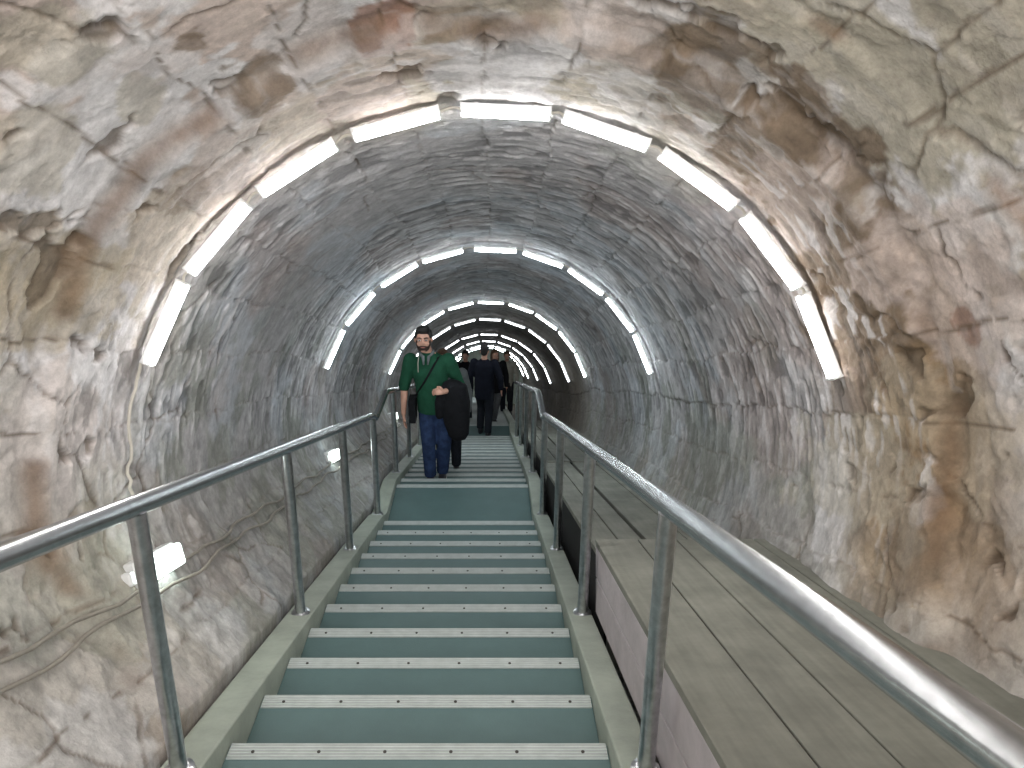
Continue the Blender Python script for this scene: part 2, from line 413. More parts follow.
def rock_material(name, fine=1.):
    m = bpy.data.materials.new(name); m.use_nodes = True; nt = m.node_tree; N = nt.nodes; L = nt.links
    b = N['Principled BSDF']; b.inputs['Roughness'].default_value = .78; b.inputs['Specular IOR Level'].default_value = .35
    at = N.new('ShaderNodeAttribute'); at.attribute_name = 'rock'
    tc = N.new('ShaderNodeTexCoord')
    n = N.new('ShaderNodeTexNoise'); n.inputs['Scale'].default_value = 15; n.inputs['Detail'].default_value = 10; n.inputs['Roughness'].default_value = .78
    L.new(tc.outputs['Object'], n.inputs['Vector'])
    mr = N.new('ShaderNodeMapRange'); mr.inputs['From Min'].default_value = .3; mr.inputs['From Max'].default_value = .7; mr.inputs['To Min'].default_value = .66; mr.inputs['To Max'].default_value = 1.22
    L.new(n.outputs['Fac'], mr.inputs['Value'])
    mx = N.new('ShaderNodeMix'); mx.data_type = 'RGBA'; mx.blend_type = 'MULTIPLY'; mx.inputs['Factor'].default_value = 1
    L.new(at.outputs['Color'], mx.inputs[6]); L.new(mr.outputs['Result'], mx.inputs[7]); L.new(mx.outputs[2], b.inputs['Base Color'])
    n2 = N.new('ShaderNodeTexNoise'); n2.inputs['Scale'].default_value = 38; n2.inputs['Detail'].default_value = 7; n2.inputs['Roughness'].default_value = .65
    L.new(tc.outputs['Object'], n2.inputs['Vector'])
    bp = N.new('ShaderNodeBump'); bp.inputs['Strength'].default_value = .6*fine; bp.inputs['Distance'].default_value = .012
    L.new(n2.outputs['Fac'], bp.inputs['Height']); L.new(bp.outputs['Normal'], b.inputs['Normal'])
    return m
M['rock'] = rock_material('chalky_rock')

def grid_obj(name, i0, i1, j0, j1):
    g = G[i0:i1, j0:j1]; nn = NRM[i0:i1, j0:j1]; cc = COL[i0:i1, j0:j1]
    n, m_ = g.shape[:2]
    me = bpy.data.meshes.new(name)
    idx = np.arange(n*m_).reshape(n, m_)
    q = np.stack([idx[:-1,:-1], idx[1:,:-1], idx[1:,1:], idx[:-1,1:]], -1).reshape(-1, 4)
    me.vertices.add(n*m_); me.vertices.foreach_set('co', g.reshape(-1).astype(np.float32))
    me.loops.add(q.size); me.loops.foreach_set('vertex_index', q.reshape(-1).astype(np.int32))
    me.polygons.add(len(q)); me.polygons.foreach_set('loop_start', (np.arange(len(q))*4).astype(np.int32))
    me.polygons.foreach_set('use_smooth', np.ones(len(q), bool))
    me.update(calc_edges=True); me.validate()
    at = me.color_attributes.new('rock', 'FLOAT_COLOR', 'POINT')
    buf = np.ones((n*m_, 4), np.float32); buf[:, :3] = cc.reshape(-1, 3); at.data.foreach_set('color', buf.reshape(-1))
    me.normals_split_custom_set_from_vertices(nn.reshape(-1, 3).tolist())
    me.materials.append(M['rock'])
    o = bpy.data.objects.new(name, me); C.objects.link(o); o['kind'] = 'structure'
    return o
jl0 = int(np.searchsorted(av, math.radians(-128))); jl1 = int(np.searchsorted(av, math.radians(-52)))
jr0 = int(np.searchsorted(av, math.radians(52))); jr1 = int(np.searchsorted(av, math.radians(112)))
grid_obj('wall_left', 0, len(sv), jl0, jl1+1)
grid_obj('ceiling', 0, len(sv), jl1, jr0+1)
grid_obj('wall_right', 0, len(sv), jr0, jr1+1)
# floor: the two bottom strips joined across the seam
G2 = np.concatenate([G[:, jr1:], G[:, 1:jl0+1]], 1); N2 = np.concatenate([NRM[:, jr1:], NRM[:, 1:jl0+1]], 1); C2 = np.concatenate([COL[:, jr1:], COL[:, 1:jl0+1]], 1)
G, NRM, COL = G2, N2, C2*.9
grid_obj('floor', 0, len(sv), 0, G2.shape[1])
# closing wall far below
bk = MB(); ring = [W3(.015+2.2*math.cos(t), 33.5, .5-2.2*math.sin(t)) for t in np.linspace(0, 2*math.pi, 40, endpoint=False)]
bk.add(ring, [tuple(range(40))]); tag(bk.build('wall_back', M['stringer']), kind='structure')

# ------------------------------------------------------------------ stairs
fl_names = {1: 'nearest flight of green painted steps with pale ribbed nosings, ending at the first landing',
            2: 'middle flight of green steps below the first landing, under the man in green',
            3: 'farthest dim flight of steps going down past the distant walkers'}
flights = {}
ns_proto = {}
def add_step(root, st, near):
    m = MB(); m.box(NL-.004, NR+.004, st['y0']+.001, st['y1'], st['z']-RISE*1.0+.0, st['z'])
    org = root.location
    t = m.build('landing' if st['landing'] else 'tread', M['tread'], root); t.location = -org
    nb = MB()
    nb.box(NL+.0, NR-.0, st['y1']-.066, st['y1']+.006, st['z']-.0, st['z']+.005)
    nb.box(NL+.0, NR-.0, st['y1'], st['y1']+.007, st['z']-.03, st['z']+.0049)
    nz = nb.build('nosing', M['nosing'], t)
    if near:
        sc_ = MB()
        for i in range(6):
            x = NL + .09 + i*(NR-NL-.18)/5
            sc_.tube([(x, st['y1']-.034, st['z']+.004), (x, st['y1']-.034, st['z']+.0075)], .0068, 8)
        # screws ride on the nosing
        me = sc_.mesh('screws')
        nz.data.materials.append(M['screw'])
        base = len(nz.data.vertices)
        nb.f_s = len(nb.f); nb.add(sc_.v, sc_.f)
        me2 = nb.mesh('nosing'); me2.materials.append(M['nosing']); me2.materials.append(M['screw'])
        mi = [0]*nb.f_s + [1]*(len(nb.f)-nb.f_s); me2.polygons.foreach_set('material_index', mi)
        nz.data = me2
for st in steps:
    f = st['flight']
    if f not in flights:
        r = empty('stair_flight', (0, st['y0'], st['z'])); tag(r, fl_names[f], 'stairs'); flights[f] = r
    s_here = to_sp(st['y1'], st['z'])[0]
    add_step(flights[f], st, s_here < 7)
# stringers: one pair per flight, children of the flight
def stringer_piece(ya, yb, x0, x1, root):
    ys = sorted({ya, yb, *[q[0] for q in line if ya < q[0] < yb]})
    ex = []
    for a, b in zip(ys, ys[1:]): ex += list(np.linspace(a, b, 4)[:-1])
    ex.append(ys[-1])
    def sm(y):  # rounded bends
        return sum(line_z(y+d) for d in (-.10,-.05,0,.05,.10))/5
    ex = sorted(set(ex + [q[0]+d for q in line for d in (-.1,-.05,.05,.1) if ya < q[0]+d < yb]))
    top = [(y, sm(y)) for y in ex]; bot = [(y, sm(y)-.36) for y in ex]
    m = MB(); m.prism((top, bot), x0, x1)
    o = m.build('stringer', M['stringer'], root, bevel=.008); o.location = -root.location
for f in (1, 2, 3):
    fs = [s for s in steps if s['flight'] == f]
    for x0, x1 in ((NL-.148, NL-.006), (NR+.006, NR+.135)):
        stringer_piece(fs[0]['y0'], fs[-1]['y1']-.0005, x0, x1, flights[f])

# ------------------------------------------------------------------ handrails
RAILH = .992
def smz(y): return sum(line_z(y+d) for d in (-.06,-.03,0,.03,.06))/5
def handrail(x, label, yend):
    root = empty('handrail', (x, steps[0]['y0'], smz(steps[0]['y0']))); tag(root, label, 'railing')
    ys = []
    y = steps[0]['y0']+.02
    key = [q[0] for q in line]
    while y < yend:
        ys.append(y); dmin = min(abs(y-q) for q in key); y += .03 if dmin < .2 else .12
    m = MB(); m.tube([(x, y, smz(y)+RAILH) for y in ys], .031, 24)
    o = m.build('rail', M['steel'], root, smooth=True); o.location = -root.location
    # posts
    ss_ = [-.75, .90, 2.55, 4.23, 5.77, 7.25, 8.75, 10.3, 11.85, 13.4, 14.95, 16.5, 18.1, 19.7, 21.3, 22.9, 24.5]
    for sb in ss_:
        yb = np.interp(sb, [to_sp(q[0], q[1])[0] for q in line], [q[0] for q in line])
        if yb < steps[0]['y0'] + .1 or yb > yend-.1: continue
        zb = smz(yb); zt = zb + RAILH - .022
        pm = MB(); pm.tube([(x, yb, zb-.01), (x, yb, zt)], .0285, 20)
        for i, fc in enumerate(pm.f): pass
        po = pm.build('post', M['post'], root, smooth=True); po.location = -root.location
        es = po.modifiers.new('es', 'EDGE_SPLIT')
        fm = MB(); fm.tube([(x, yb, zb-.016), (x, yb, zb+.010), (x, yb, zb+.016)], [.050, .050, .034], 20)
        # weld collar at the rail
        fl = fm.build('base_flange', M['post'], po)
    return root
YR = [s for s in steps if s['flight'] == 2 and s['landing']][0]['y0'] - .1
handrail(-1.022, 'tubular steel handrail on the left of the stairs, held by round posts', YR)
handrail(.532, 'tubular steel handrail on the right of the stairs, beside the plank deck', YR)

# ------------------------------------------------------------------ plank deck on the right
def deck(s0, s1, pf, label, nfascia=True, x0=.60, dark_side=False, xw=None):
    root = empty('plank_deck', W3(x0, s0, pf(s0))); tag(root, label, 'deck')
    org = root.location
    widths = [.235, .212, .215, .21, .35] if xw is None else xw
    x = x0
    rnd = random.Random(int(s0*10))
    for i, w in enumerate(widths):
        g = .007 if not (dark_side and i == 1) else .030
        # plank lengths broken by butt joints stay in one plank row
        xa, xb = x, x + w - g
        m = MB(); th = .035; dz = rnd.uniform(-.002, .002)
        n = max(2, int((s1-s0)/.4))
        sa = np.linspace(s0, s1, n)
        top = []; 
        pts = []
        a_, b_ = sa[0], sa[-1]
        q = lambda xx, s, d: W3(xx, s, pf(s)+dz+d)
        m.hexa([q(xa,a_,th), q(xb,a_,th), q(xb,b_,th), q(xa,b_,th), q(xa,a_,0), q(xb,a_,0), q(xb,b_,0), q(xa,b_,0)])
        o = m.build('plank', M['plank'], root, bevel=.004); o.location = -org
        x += w
    if not dark_side:
        for d0, d1 in ((.037, .205), (.213, .40)):
            m = MB(); q = lambda xx, s, d: W3(xx, s, pf(s)+d)
            xa, xb = x0+.002, x0+.03
            m.hexa([q(xa,s0,d1), q(xb,s0,d1), q(xb,s1-.01,d1), q(xa,s1-.01,d1), q(xa,s0,d0), q(xb,s0,d0), q(xb,s1-.01,d0), q(xa,s1-.01,d0)])
            o = m.build('fascia_board', M['fascia'], root, bevel=.004); o.location = -org
    if dark_side:  # added black sheet that paints the shade under the deck
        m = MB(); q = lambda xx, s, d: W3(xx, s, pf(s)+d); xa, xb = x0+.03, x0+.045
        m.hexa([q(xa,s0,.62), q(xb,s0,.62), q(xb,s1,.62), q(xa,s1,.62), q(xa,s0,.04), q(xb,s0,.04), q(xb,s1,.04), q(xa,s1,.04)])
        o = m.build('shade_sheet', M['dark'], root); o.location = -org
    # joists and legs carry the planks
    for i, sj in enumerate(np.arange(s0+.15, s1, 1.3)):
        m = MB(); q = lambda xx, s, d: W3(xx, s, pf(s)+d)
        a0 = x0+.06
        m.hexa([q(a0,sj,.16), q(1.35,sj,.16), q(1.35,sj+.06,.16), q(a0,sj+.06,.16), q(a0,sj,.036), q(1.35,sj,.036), q(1.35,sj+.06,.036), q(a0,sj+.06,.036)])
        o = m.build('joist', M['dark'] if dark_side else M['plank'], root); o.location = -org  # joists and legs of the farther decks blackened in place of shade
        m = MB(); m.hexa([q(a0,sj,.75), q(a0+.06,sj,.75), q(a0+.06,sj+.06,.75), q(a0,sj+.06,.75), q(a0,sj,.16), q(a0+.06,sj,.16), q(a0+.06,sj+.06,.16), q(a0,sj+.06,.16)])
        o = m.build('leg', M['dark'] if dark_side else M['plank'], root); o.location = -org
deck(-1.2, 4.22, lambda s: .912+.03*(4.22-s), 'nearest raised deck of grey planks right of the stairs, with pale side boards')
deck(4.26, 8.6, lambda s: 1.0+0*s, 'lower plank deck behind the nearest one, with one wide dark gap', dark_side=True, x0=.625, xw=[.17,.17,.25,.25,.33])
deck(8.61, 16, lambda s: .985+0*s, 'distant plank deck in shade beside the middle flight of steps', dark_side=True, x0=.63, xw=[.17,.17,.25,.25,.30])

# ------------------------------------------------------------------ light arches
ANG = [-66, -49.4, -32.3, -15.1, 2.3, 19.5, 36.2, 52.5, 67.9]
ORD = ['lowest on the left side', 'second up from the left end', 'third up from the left end', 'just left of the crown', 'at the crown',
       'just right of the crown', 'third up from the right end', 'second up from the right end', 'lowest on the right side']
ARCN = {1: 'nearest light arch', 2: 'second light arch', 3: 'third light arch', 4: 'fourth light arch', 5: 'fifth light arch', 6: 'sixth light arch', 7: 'seventh light arch', 8: 'last light arch'}
arcs = [(0, -.45, 1.60, 'tube'), (1, 3.37, 1.548, 'tube'), (2, 7.1, 1.548, 'tube_cool'), (3, 11.7, 1.545, 'tube_cool'), (4, 14.0, 1.545, 'tube_far'), (5, 18., 1.545, 'tube_far'),
        (6, 22.5, 1.545, 'tube_far'), (7, 27.5, 1.545, 'tube_cool'), (8, 31, 1.545, 'tube_cool')]
LEN = .388
def fixture_meshes(matname):
    hb = MB(); hb.box(-LEN/2, LEN/2, -.036, .036, -.012, .016)
    hb.box(-LEN/2-.004, -LEN/2+.006, -.038, .038, -.026, .018); hb.box(LEN/2-.006, LEN/2+.004, -.038, .038, -.03, .018)
    for sx in (-.13, .13): hb.box(sx-.008, sx+.008, -.012, .012, .014, .028)
    hm = hb.mesh('housing'); hm.materials.append(M['housing'])
    # rounded diffuser, half-round section facing the axis (-Z local)
    d = MB(); seg = 10; vs = []; L2 = LEN/2-.006
    for x in (-L2, L2):
        for k in range(seg+1):
            t = math.pi*k/seg; vs.append((x, .041*math.cos(t), -.010-.022*math.sin(t)))
    fs = [(k, k+1, seg+2+k, seg+1+k) for k in range(seg)] + [tuple(range(seg, -1, -1)), tuple(range(seg+1, 2*seg+2)), (0, seg+1, 2*seg+1, seg)]
    d.add(vs, fs); dm = d.mesh('diffuser'); dm.materials.append(M[matname])
    return hm, dm
FM = {k: fixture_meshes(k) for k in ('tube', 'tube_cool', 'tube_far')}
for (n, s, rad, mk) in arcs:
    rad += .006
    hm, dm = FM[mk]; c = float(cen(s))
    ends = []
    for i, ad in enumerate(ANG):
        jit = random.uniform(-.5, .5); a = math.radians(ad+jit)
        # local frame: x tangent, y along tunnel, z outward
        ut = W3(math.cos(a), 0, math.sin(a)) - W3(0,0,0); us = W3(0,1,0)-W3(0,0,0); un = W3(math.sin(a), 0, -math.cos(a)) - W3(0,0,0)
        pos = W3(.015+rad*math.sin(a), s, c-rad*math.cos(a))
        root = empty('tube_light', pos)
        root.rotation_euler = Matrix((ut, us, un)).transposed().to_euler()
        if n == 0:
            lab = 'short glowing tube light fixed overhead at the tunnel mouth, behind the viewpoint'
            tag(root, lab, 'tube light', 'tubes of the light arch at the tunnel mouth')
        elif n <= 5:
            tag(root, 'glowing white tube light in the %s, %s' % (ARCN[n], ORD[i]), 'tube light', 'tubes of the ' + ARCN[n])
        else:
            tag(root, 'tiny glowing tube light in the %s, far down the tunnel' % ARCN[n], 'tube light', 'tubes of the ' + ARCN[n])
        o = bpy.data.objects.new('housing', hm); C.objects.link(o); o.parent = root
        o = bpy.data.objects.new('diffuser', dm); C.objects.link(o); o.parent = root
        ends.append((a-LEN/2/rad, a+LEN/2/rad))
    if 1 <= n <= 5:
        # short leads looping between neighbouring tubes: one cable per arch
        m = MB()
        for (a0, a1), (b0, b1) in zip(ends, ends[1:]):
            pts = []
            for t in np.linspace(0, 1, 7):
                a = a1 + (b0-a1)*t; r = rad + .008 + .012*math.sin(math.pi*t)
                pts.append(W3(.015+r*math.sin(a), s+.006*math.sin(t*6), c-r*math.cos(a)))
            m.tube(pts, .006, 8)
        tag(m.build('power_lead', M['cable'], smooth=True), 'thin pale leads joining the tubes of the %s' % ARCN[n], 'cable', kind='stuff')

# bulkhead lamps low on the left wall
wl = [(3.34, .85, 'bright bulkhead lamp low on the left wall, behind the nearest full post'),
      (7.35, .80, 'small glowing bulkhead lamp low on the left wall under the second light arch'),
      (11.9, .68, 'distant glowing bulkhead lamp low on the left wall beside the railing kink'),
      (15.6, .62, 'dim far bulkhead lamp low on the left wall past the man in green')]
for s, p, lab in wl:
    a = -math.degrees(math.atan2(1.5, float(cen(s))-p)) if True else 0
    pos = surf(a, s, .045); ar = math.radians(a)
    un = (W3(math.sin(ar), 0, -math.cos(ar)) - W3(0,0,0)); us = W3(0,1,0)-W3(0,0,0); ut = us.cross(un)
    root = empty('bulkhead_lamp', pos); root.rotation_euler = Matrix((us, ut*-1, un*-1)).transposed().to_euler() if False else Matrix((us, un.cross(us)*1, un)).transposed().to_euler()
    tag(root, lab, 'wall lamp')
    L1 = .40 if s < 5 else .34; Hh = .12
    hb = MB(); hb.box(-L1/2, L1/2, -Hh/2, Hh/2, -.005, .08)
    hb.box(-L1/2-.05, -L1/2, -.03, .03, .0, .05)
    hb.build('housing', M['housing'], root, bevel=.01)
    db = MB(); db.box(-L1/2+.012, L1/2-.012, -Hh/2+.01, Hh/2-.01, -.045, -.004)
    db.build('diffuser', M['wlamp'], root, bevel=.014)
# two cables along the left wall
for off, lab in ((0, 'upper of two thin grey cables running along the left wall'), (.075, 'lower of two thin grey cables running along the left wall')):
    pts = []
    for s in np.arange(1.2, 14, .09):
        p = np.interp(s, [1, 2.3, 3.4, 6.9, 14], [.90, .885, .90, .86, .74]) + off + .012*math.sin(s*5+off*30) + .010*math.sin(s*11+off*70)
        a = -math.degrees(math.atan2(1.5, float(cen(s))-p)); pts.append(surf(a, s, .022 + .012*(1+math.sin(s*7+off*9))*.5))
    m = MB(); m.tube(pts, .0085, 8)
    tag(m.build('wall_cable', M['cable2'], smooth=True), lab, 'cable')
# white flex dropping from the lowest left tube
pts = []
for i, a in enumerate(np.linspace(-73.2, -101, 26)):
    t = i/25; pts.append(surf(a, 3.37 + .03*t - .05*math.sin(t*3.1) + .012*math.sin(t*16), .022))
m = MB(); m.tube(pts, .0075, 8); tag(m.build('lamp_flex', M['cable'], smooth=True), 'white flex hanging down the left wall from the nearest light arch', 'cable')

# ------------------------------------------------------------------ people
from mathutils.bvhtree import BVHTree
def cloth(name, col, var=.12, folds=.5):
    m = nmat(name, col, .85, 0, var, 9, 0, 40, .2)
    nt = m.node_tree; N = nt.nodes; L = nt.links; b = N['Principled BSDF']; tc = N.new('ShaderNodeTexCoord')
    n = N.new('ShaderNodeTexNoise'); n.inputs['Scale'].default_value = 11; n.inputs['Detail'].default_value = 3; n.inputs['Distortion'].default_value = 1.2
    L.new(tc.outputs['Object'], n.inputs['Vector']); bp = N.new('ShaderNodeBump'); bp.inputs['Strength'].default_value = folds; bp.inputs['Distance'].default_value = .03
    L.new(n.outputs['Fac'], bp.inputs['Height']); L.new(bp.outputs['Normal'], b.inputs['Normal']); return m
SK = nmat('skin', srgb(205,158,138), .55, 0, .05, 20)
HAIRB = nmat('black_hair', (.012,.010,.010), .6, 0, .3, 60, .6, 120)
HAIRBR = nmat('brown_hair', srgb(92,68,52), .6, 0, .3, 60, .6, 120)
BEARD = nmat('beard', srgb(58,44,40), .8, 0, .2, 60)
GREEN = cloth('green_knit', srgb(32,78,58)); JEANS = cloth('blue_denim', srgb(48,66,102), .3); BLACK = cloth('black_cloth', srgb(24,25,29))
GREY = cloth('grey_cloth', srgb(110,116,118)); NAVY = cloth('navy_cloth', srgb(22,26,38)); DKJ = cloth('dark_trousers', srgb(34,38,46)); PALE = cloth('pale_cloth', srgb(178,176,164)); LGT = cloth('grey_trousers', srgb(105,108,112))
SHOE = nmat('dark_shoe', (.02,.02,.025), .5); SOLE = nmat('white_sole', (.6,.6,.6), .6)
EYEW = nmat('eye_white', (.7,.68,.66), .3); EYED = nmat('eye_dark', (.015,.01,.01), .2); LIP = nmat('lips', srgb(168,104,96), .5)
V = Vector
def hand(mb, w, d, n, t, curl=.35, sc=1.):
    """palm, four unequal bent fingers and a thumb; d along the hand, n out of the palm, t towards the thumb"""
    d, n, t = V(d).normalized(), V(n).normalized(), V(t).normalized(); w = V(w)
    mb.loft([(w, .026*sc, .020*sc), (w+d*.03*sc, .034*sc, .017*sc), (w+d*.065*sc, .040*sc, .015*sc), (w+d*.09*sc, .038*sc, .012*sc)], 12) if abs(t.x) > .5 else \
    mb.loft([(w, .020*sc, .026*sc), (w+d*.03*sc, .017*sc, .034*sc), (w+d*.065*sc, .015*sc, .040*sc), (w+d*.09*sc, .012*sc, .038*sc)], 12)
    for o, ln in ((.030, .070), (.010, .080), (-.010, .074), (-.029, .058)):
        p = w + d*.080*sc + t*o*sc; pts = [p]; a = curl*.5
        for f in (.45, .32, .25):
            p = p + (d*math.cos(a) + n*math.sin(a))*ln*f*sc*1.05; pts.append(p); a += curl
        mb.limb(pts, [.0095*sc, .009*sc, .0085*sc, .0075*sc], 8)
    p = w + d*.022*sc + t*.026*sc; q = p + (d*.55+t*.75+n*.3).normalized()*.036*sc; r = q + (d*.85+t*.25+n*.45).normalized()*.030*sc
    mb.limb([p, q, r], [.014*sc, .011*sc, .009*sc], 8)
def person(J, label, loc, rz, top, legs, hair, det=True, hemz=.78, long_hair=False, sleeve=1., shoes=SHOE, hgt=1., beard=False, collar=None, hands=((),())):
    root = empty('person', loc); root.rotation_euler = (0, 0, rz); root.scale = (hgt[0], hgt[0], hgt[1]) if isinstance(hgt, tuple) else (hgt,)*3; tag(root, label, 'person')
    vb = .006 if det else .010
    H = V(J['head'])
    b = MB()
    b.ell(H+V((0,.012,.035)), (.074,.093,.092), seg=24, rings=16)
    b.ell(H+V((0,-.018,-.045)), (.058,.068,.078), seg=20, rings=14)
    b.ell(H+V((0,-.058,-.098)), (.030,.024,.022))
    b.limb([H+V((0,-.082,.022)), H+V((0,-.100,-.018))], [.009, .0135], 10)
    b.ell(H+V((0,-.094,-.024)), (.017,.011,.009))
    for sx in (-1, 1):
        b.ell(H+V((sx*.077,.012,-.005)), (.011,.020,.032)); b.ell(H+V((sx*.034,-.068,-.025)), (.026,.018,.022)); b.ell(H+V((sx*.030,-.077,.035)), (.024,.012,.009))
    b.ell(H+V((0,-.082,-.060)), (.024,.009,.010))
    b.loft([(H+V((0,.015,-.06)), .052,.055), (V(J['neck'])+V((0,.01,.03)), .054,.056), (V(J['neck'])+V((0,.015,-.06)), .075,.065)], 16)
    ch, hp = V(J['chest']), V(J['hips'])
    b.loft([(V(J['neck'])+V((0,.01,-.03)), .10,.06), (ch+V((0,0,.08)), .165,.085), (ch, .155,.10), ((ch+hp)/2, .13,.09), (hp, .15,.10), (hp+V((0,0,-.10)), .12,.09)], 20)
    for s in ('r', 'l'):
        sh, el, wr = V(J['sh'+s]), V(J['el'+s]), V(J['wr'+s])
        b.limb([sh, (sh+el)/2, el, el.lerp(wr, .3), wr], [.052, .046, .040, .040, .027], 12)
        hd = hands[0] if s == 'r' else hands[1]
        if hd: hand(b, wr, *hd)
        else: hand(b, wr, (wr-el), (0,-.2,-.1) if s == 'r' else (0,-.2,-.1), (0,-1,0), .3)
        hi, kn, an = V(J['hi'+s]), V(J['kn'+s]), V(J['an'+s])
        b.limb([hi, kn, kn.lerp(an,.3), an], [.075, .052, .050, .034], 12)
        b.ell(an+V((0,-.07,-.045)), (.036,.11,.025))
    body = b.fused('body', SK, root, vb, 3)
    # sweater or coat
    t = MB(); hem = V((hp.x, hp.y, hemz))
    t.loft([(V(J['neck'])+V((0,.012,.012)), .066,.064), (V(J['neck'])+V((0,.012,-.035)), .115,.085), (ch+V((0,.005,.09)), .195,.118), (ch, .190,.138), (ch.lerp(hp,.5), .178,.138), (hp, .186,.142), (hem, .180,.135)], 24)
    for s in ('r', 'l'):
        sh, el, wr = V(J['sh'+s]), V(J['el'+s]), V(J['wr'+s]); e = el.lerp(wr, sleeve)
        t.limb([sh, (sh+el)/2, el, el.lerp(e,.5)], [.078, .070, .064, .058], 14)
        t.tube([el.lerp(e,.4), e], [.060, .050], 14)
    tp = t.fused('sweater' if top is GREEN else 'coat', top, root, .010 if det else .014, 5)
    # trousers
    t = MB(); t.loft([(hp+V((0,0,.06)), .150,.112), (hp, .165,.122), (hp+V((0,0,-.10)), .160,.118), (hp+V((0,0,-.17)), .10,.09)], 20)
    for s in ('r', 'l'):
        hi, kn, an = V(J['hi'+s]), V(J['kn'+s]), V(J['an'+s])
        t.limb([hi, hi.lerp(kn,.5), kn], [.102, .094, .079], 14); t.tube([kn, kn.lerp(an,.45), an+V((0,-.005,-.005))], [.079, .074, .068], 14)
    t.fused('trousers', legs, root, .010 if det else .014, 4)
    for s in ('r', 'l'):
        an = V(J['an'+s]); m = MB()
        m.ell(an+V((0,-.075,-.045)), (.046,.135,.038), seg=18); m.ell(an+V((0,.0,-.02)), (.045,.062,.055)); m.ell(an+V((0,-.12,-.05)), (.050,.082,.030))
        sh = m.fused('shoe', shoes, root, .008, 2)
        so = MB(); so.loft([(an+V((0,-.07,-.088)), .047,.138), (an+V((0,-.07,-.066)), .050,.142)], 20)
        so.build('sole', SOLE if det else shoes, sh, smooth=False)
    # hair
    m = MB(); m.ell(H+V((0,.026,.050)), (.082,.098,.088), seg=20, rings=14)
    if not long_hair:
        m.ell(H+V((0,-.040,.114)), (.066,.054,.042)); m.ell(H+V((.012,-.050,.138)), (.050,.040,.028)); m.ell(H+V((0,.07,-.01)), (.064,.045,.06))
        for sx in (-1,1): m.ell(H+V((sx*.072,-.022,.052)), (.012,.030,.036))
    else:
        m.ell(H+V((0,.055,-.05)), (.085,.065,.13)); m.ell(H+V((0,-.03,.105)), (.066,.055,.030))
        for sx in (-1,1): m.ell(H+V((sx*.078,.02,-.05)), (.022,.05,.12))
    m.fused('hair', hair, root, .007, 2)
    for sx in (-1, 1):
        e = MB(); e.ell(H+V((sx*.031,-.0805,.012)), (.0145,.009,.0085)); eo = e.build('eye', EYEW, root, smooth=True)
        e = MB(); e.ell(H+V((sx*.031,-.0875,.012)), (.0065,.004,.0068)); e.build('iris', EYED, eo, smooth=True)
        if det:
            e = MB(); e.limb([H+V((sx*.014,-.090,.036)), H+V((sx*.032,-.092,.043)), H+V((sx*.050,-.080,.036))], [.0045,.006,.004], 8); e.build('eyebrow', hair, root, smooth=True)
    e = MB(); e.ell(H+V((0,-.0895,-.060)), (.022,.0055,.0075)); e.build('lips', LIP, root, smooth=True)
    if beard:
        m = MB(); m.ell(H+V((0,-.020,-.072)), (.0605,.069,.056), seg=20, rings=12)
        for sx in (-1,1): m.ell(H+V((sx*.058,-.006,-.03)), (.012,.030,.045)); m.limb([H+V((sx*.004,-.090,-.046)), H+V((sx*.026,-.082,-.054)), H+V((sx*.032,-.074,-.075))], [.005,.006,.007], 8)
        m.fused('beard', BEARD, root, .006, 1)
    if collar:
        m = MB(); nk = V(J['neck'])
        ring_ = [nk + V((.072*math.cos(a), .012+.068*math.sin(a), .012 - .045*max(0,-math.sin(a))**2)) for a in np.linspace(-math.pi*.5+.25, math.pi*1.5-.25, 26)]
        m.tube(ring_, .018, 10)
        for sx in (-1,1): m.limb([nk+V((sx*.030,-.085,-.02)), nk+V((sx*.022,-.118,-.085))], [.017,.009], 8)
        m.build('collar', collar, root, smooth=True)
        for sx in (-1,):
            m = MB(); m.tube([nk+V((sx*.075,-.075,-.01)), nk+V((sx*.08,-.135,-.07)), nk+V((sx*.078,-.158,-.16))], .0045, 8); m.build('drawstring', PALE, root, smooth=True)
    if det:      # a slightly broader head
        for ch_ in root.children_recursive:
            for v in ch_.data.vertices:
                f = min(1, max(0, (v.co.z-1.50)/.06)); v.co.x = H.x + (v.co.x-H.x)*(1+.13*f)
    return root, tp
BASE = dict(head=(0,-.02,1.625), neck=(0,0,1.475), chest=(0,0,1.30), hips=(0,0,.98), shr=(-.19,0,1.41), elr=(-.27,.02,1.13), wrr=(-.26,-.06,.88), shl=(.19,0,1.41), ell=(.27,.02,1.13), wrl=(.26,-.06,.88),
            hir=(-.09,0,.90), knr=(-.10,-.03,.50), anr=(-.10,.02,.09), hil=(.09,0,.90), knl=(.10,-.03,.50), anl=(.10,.02,.09))
def on_step(fl, sdist):
    best = min([s for s in steps if s['flight'] == fl], key=lambda s: abs(to_sp((s['y0']+s['y1'])/2, s['z'])[0]-sdist)); return best
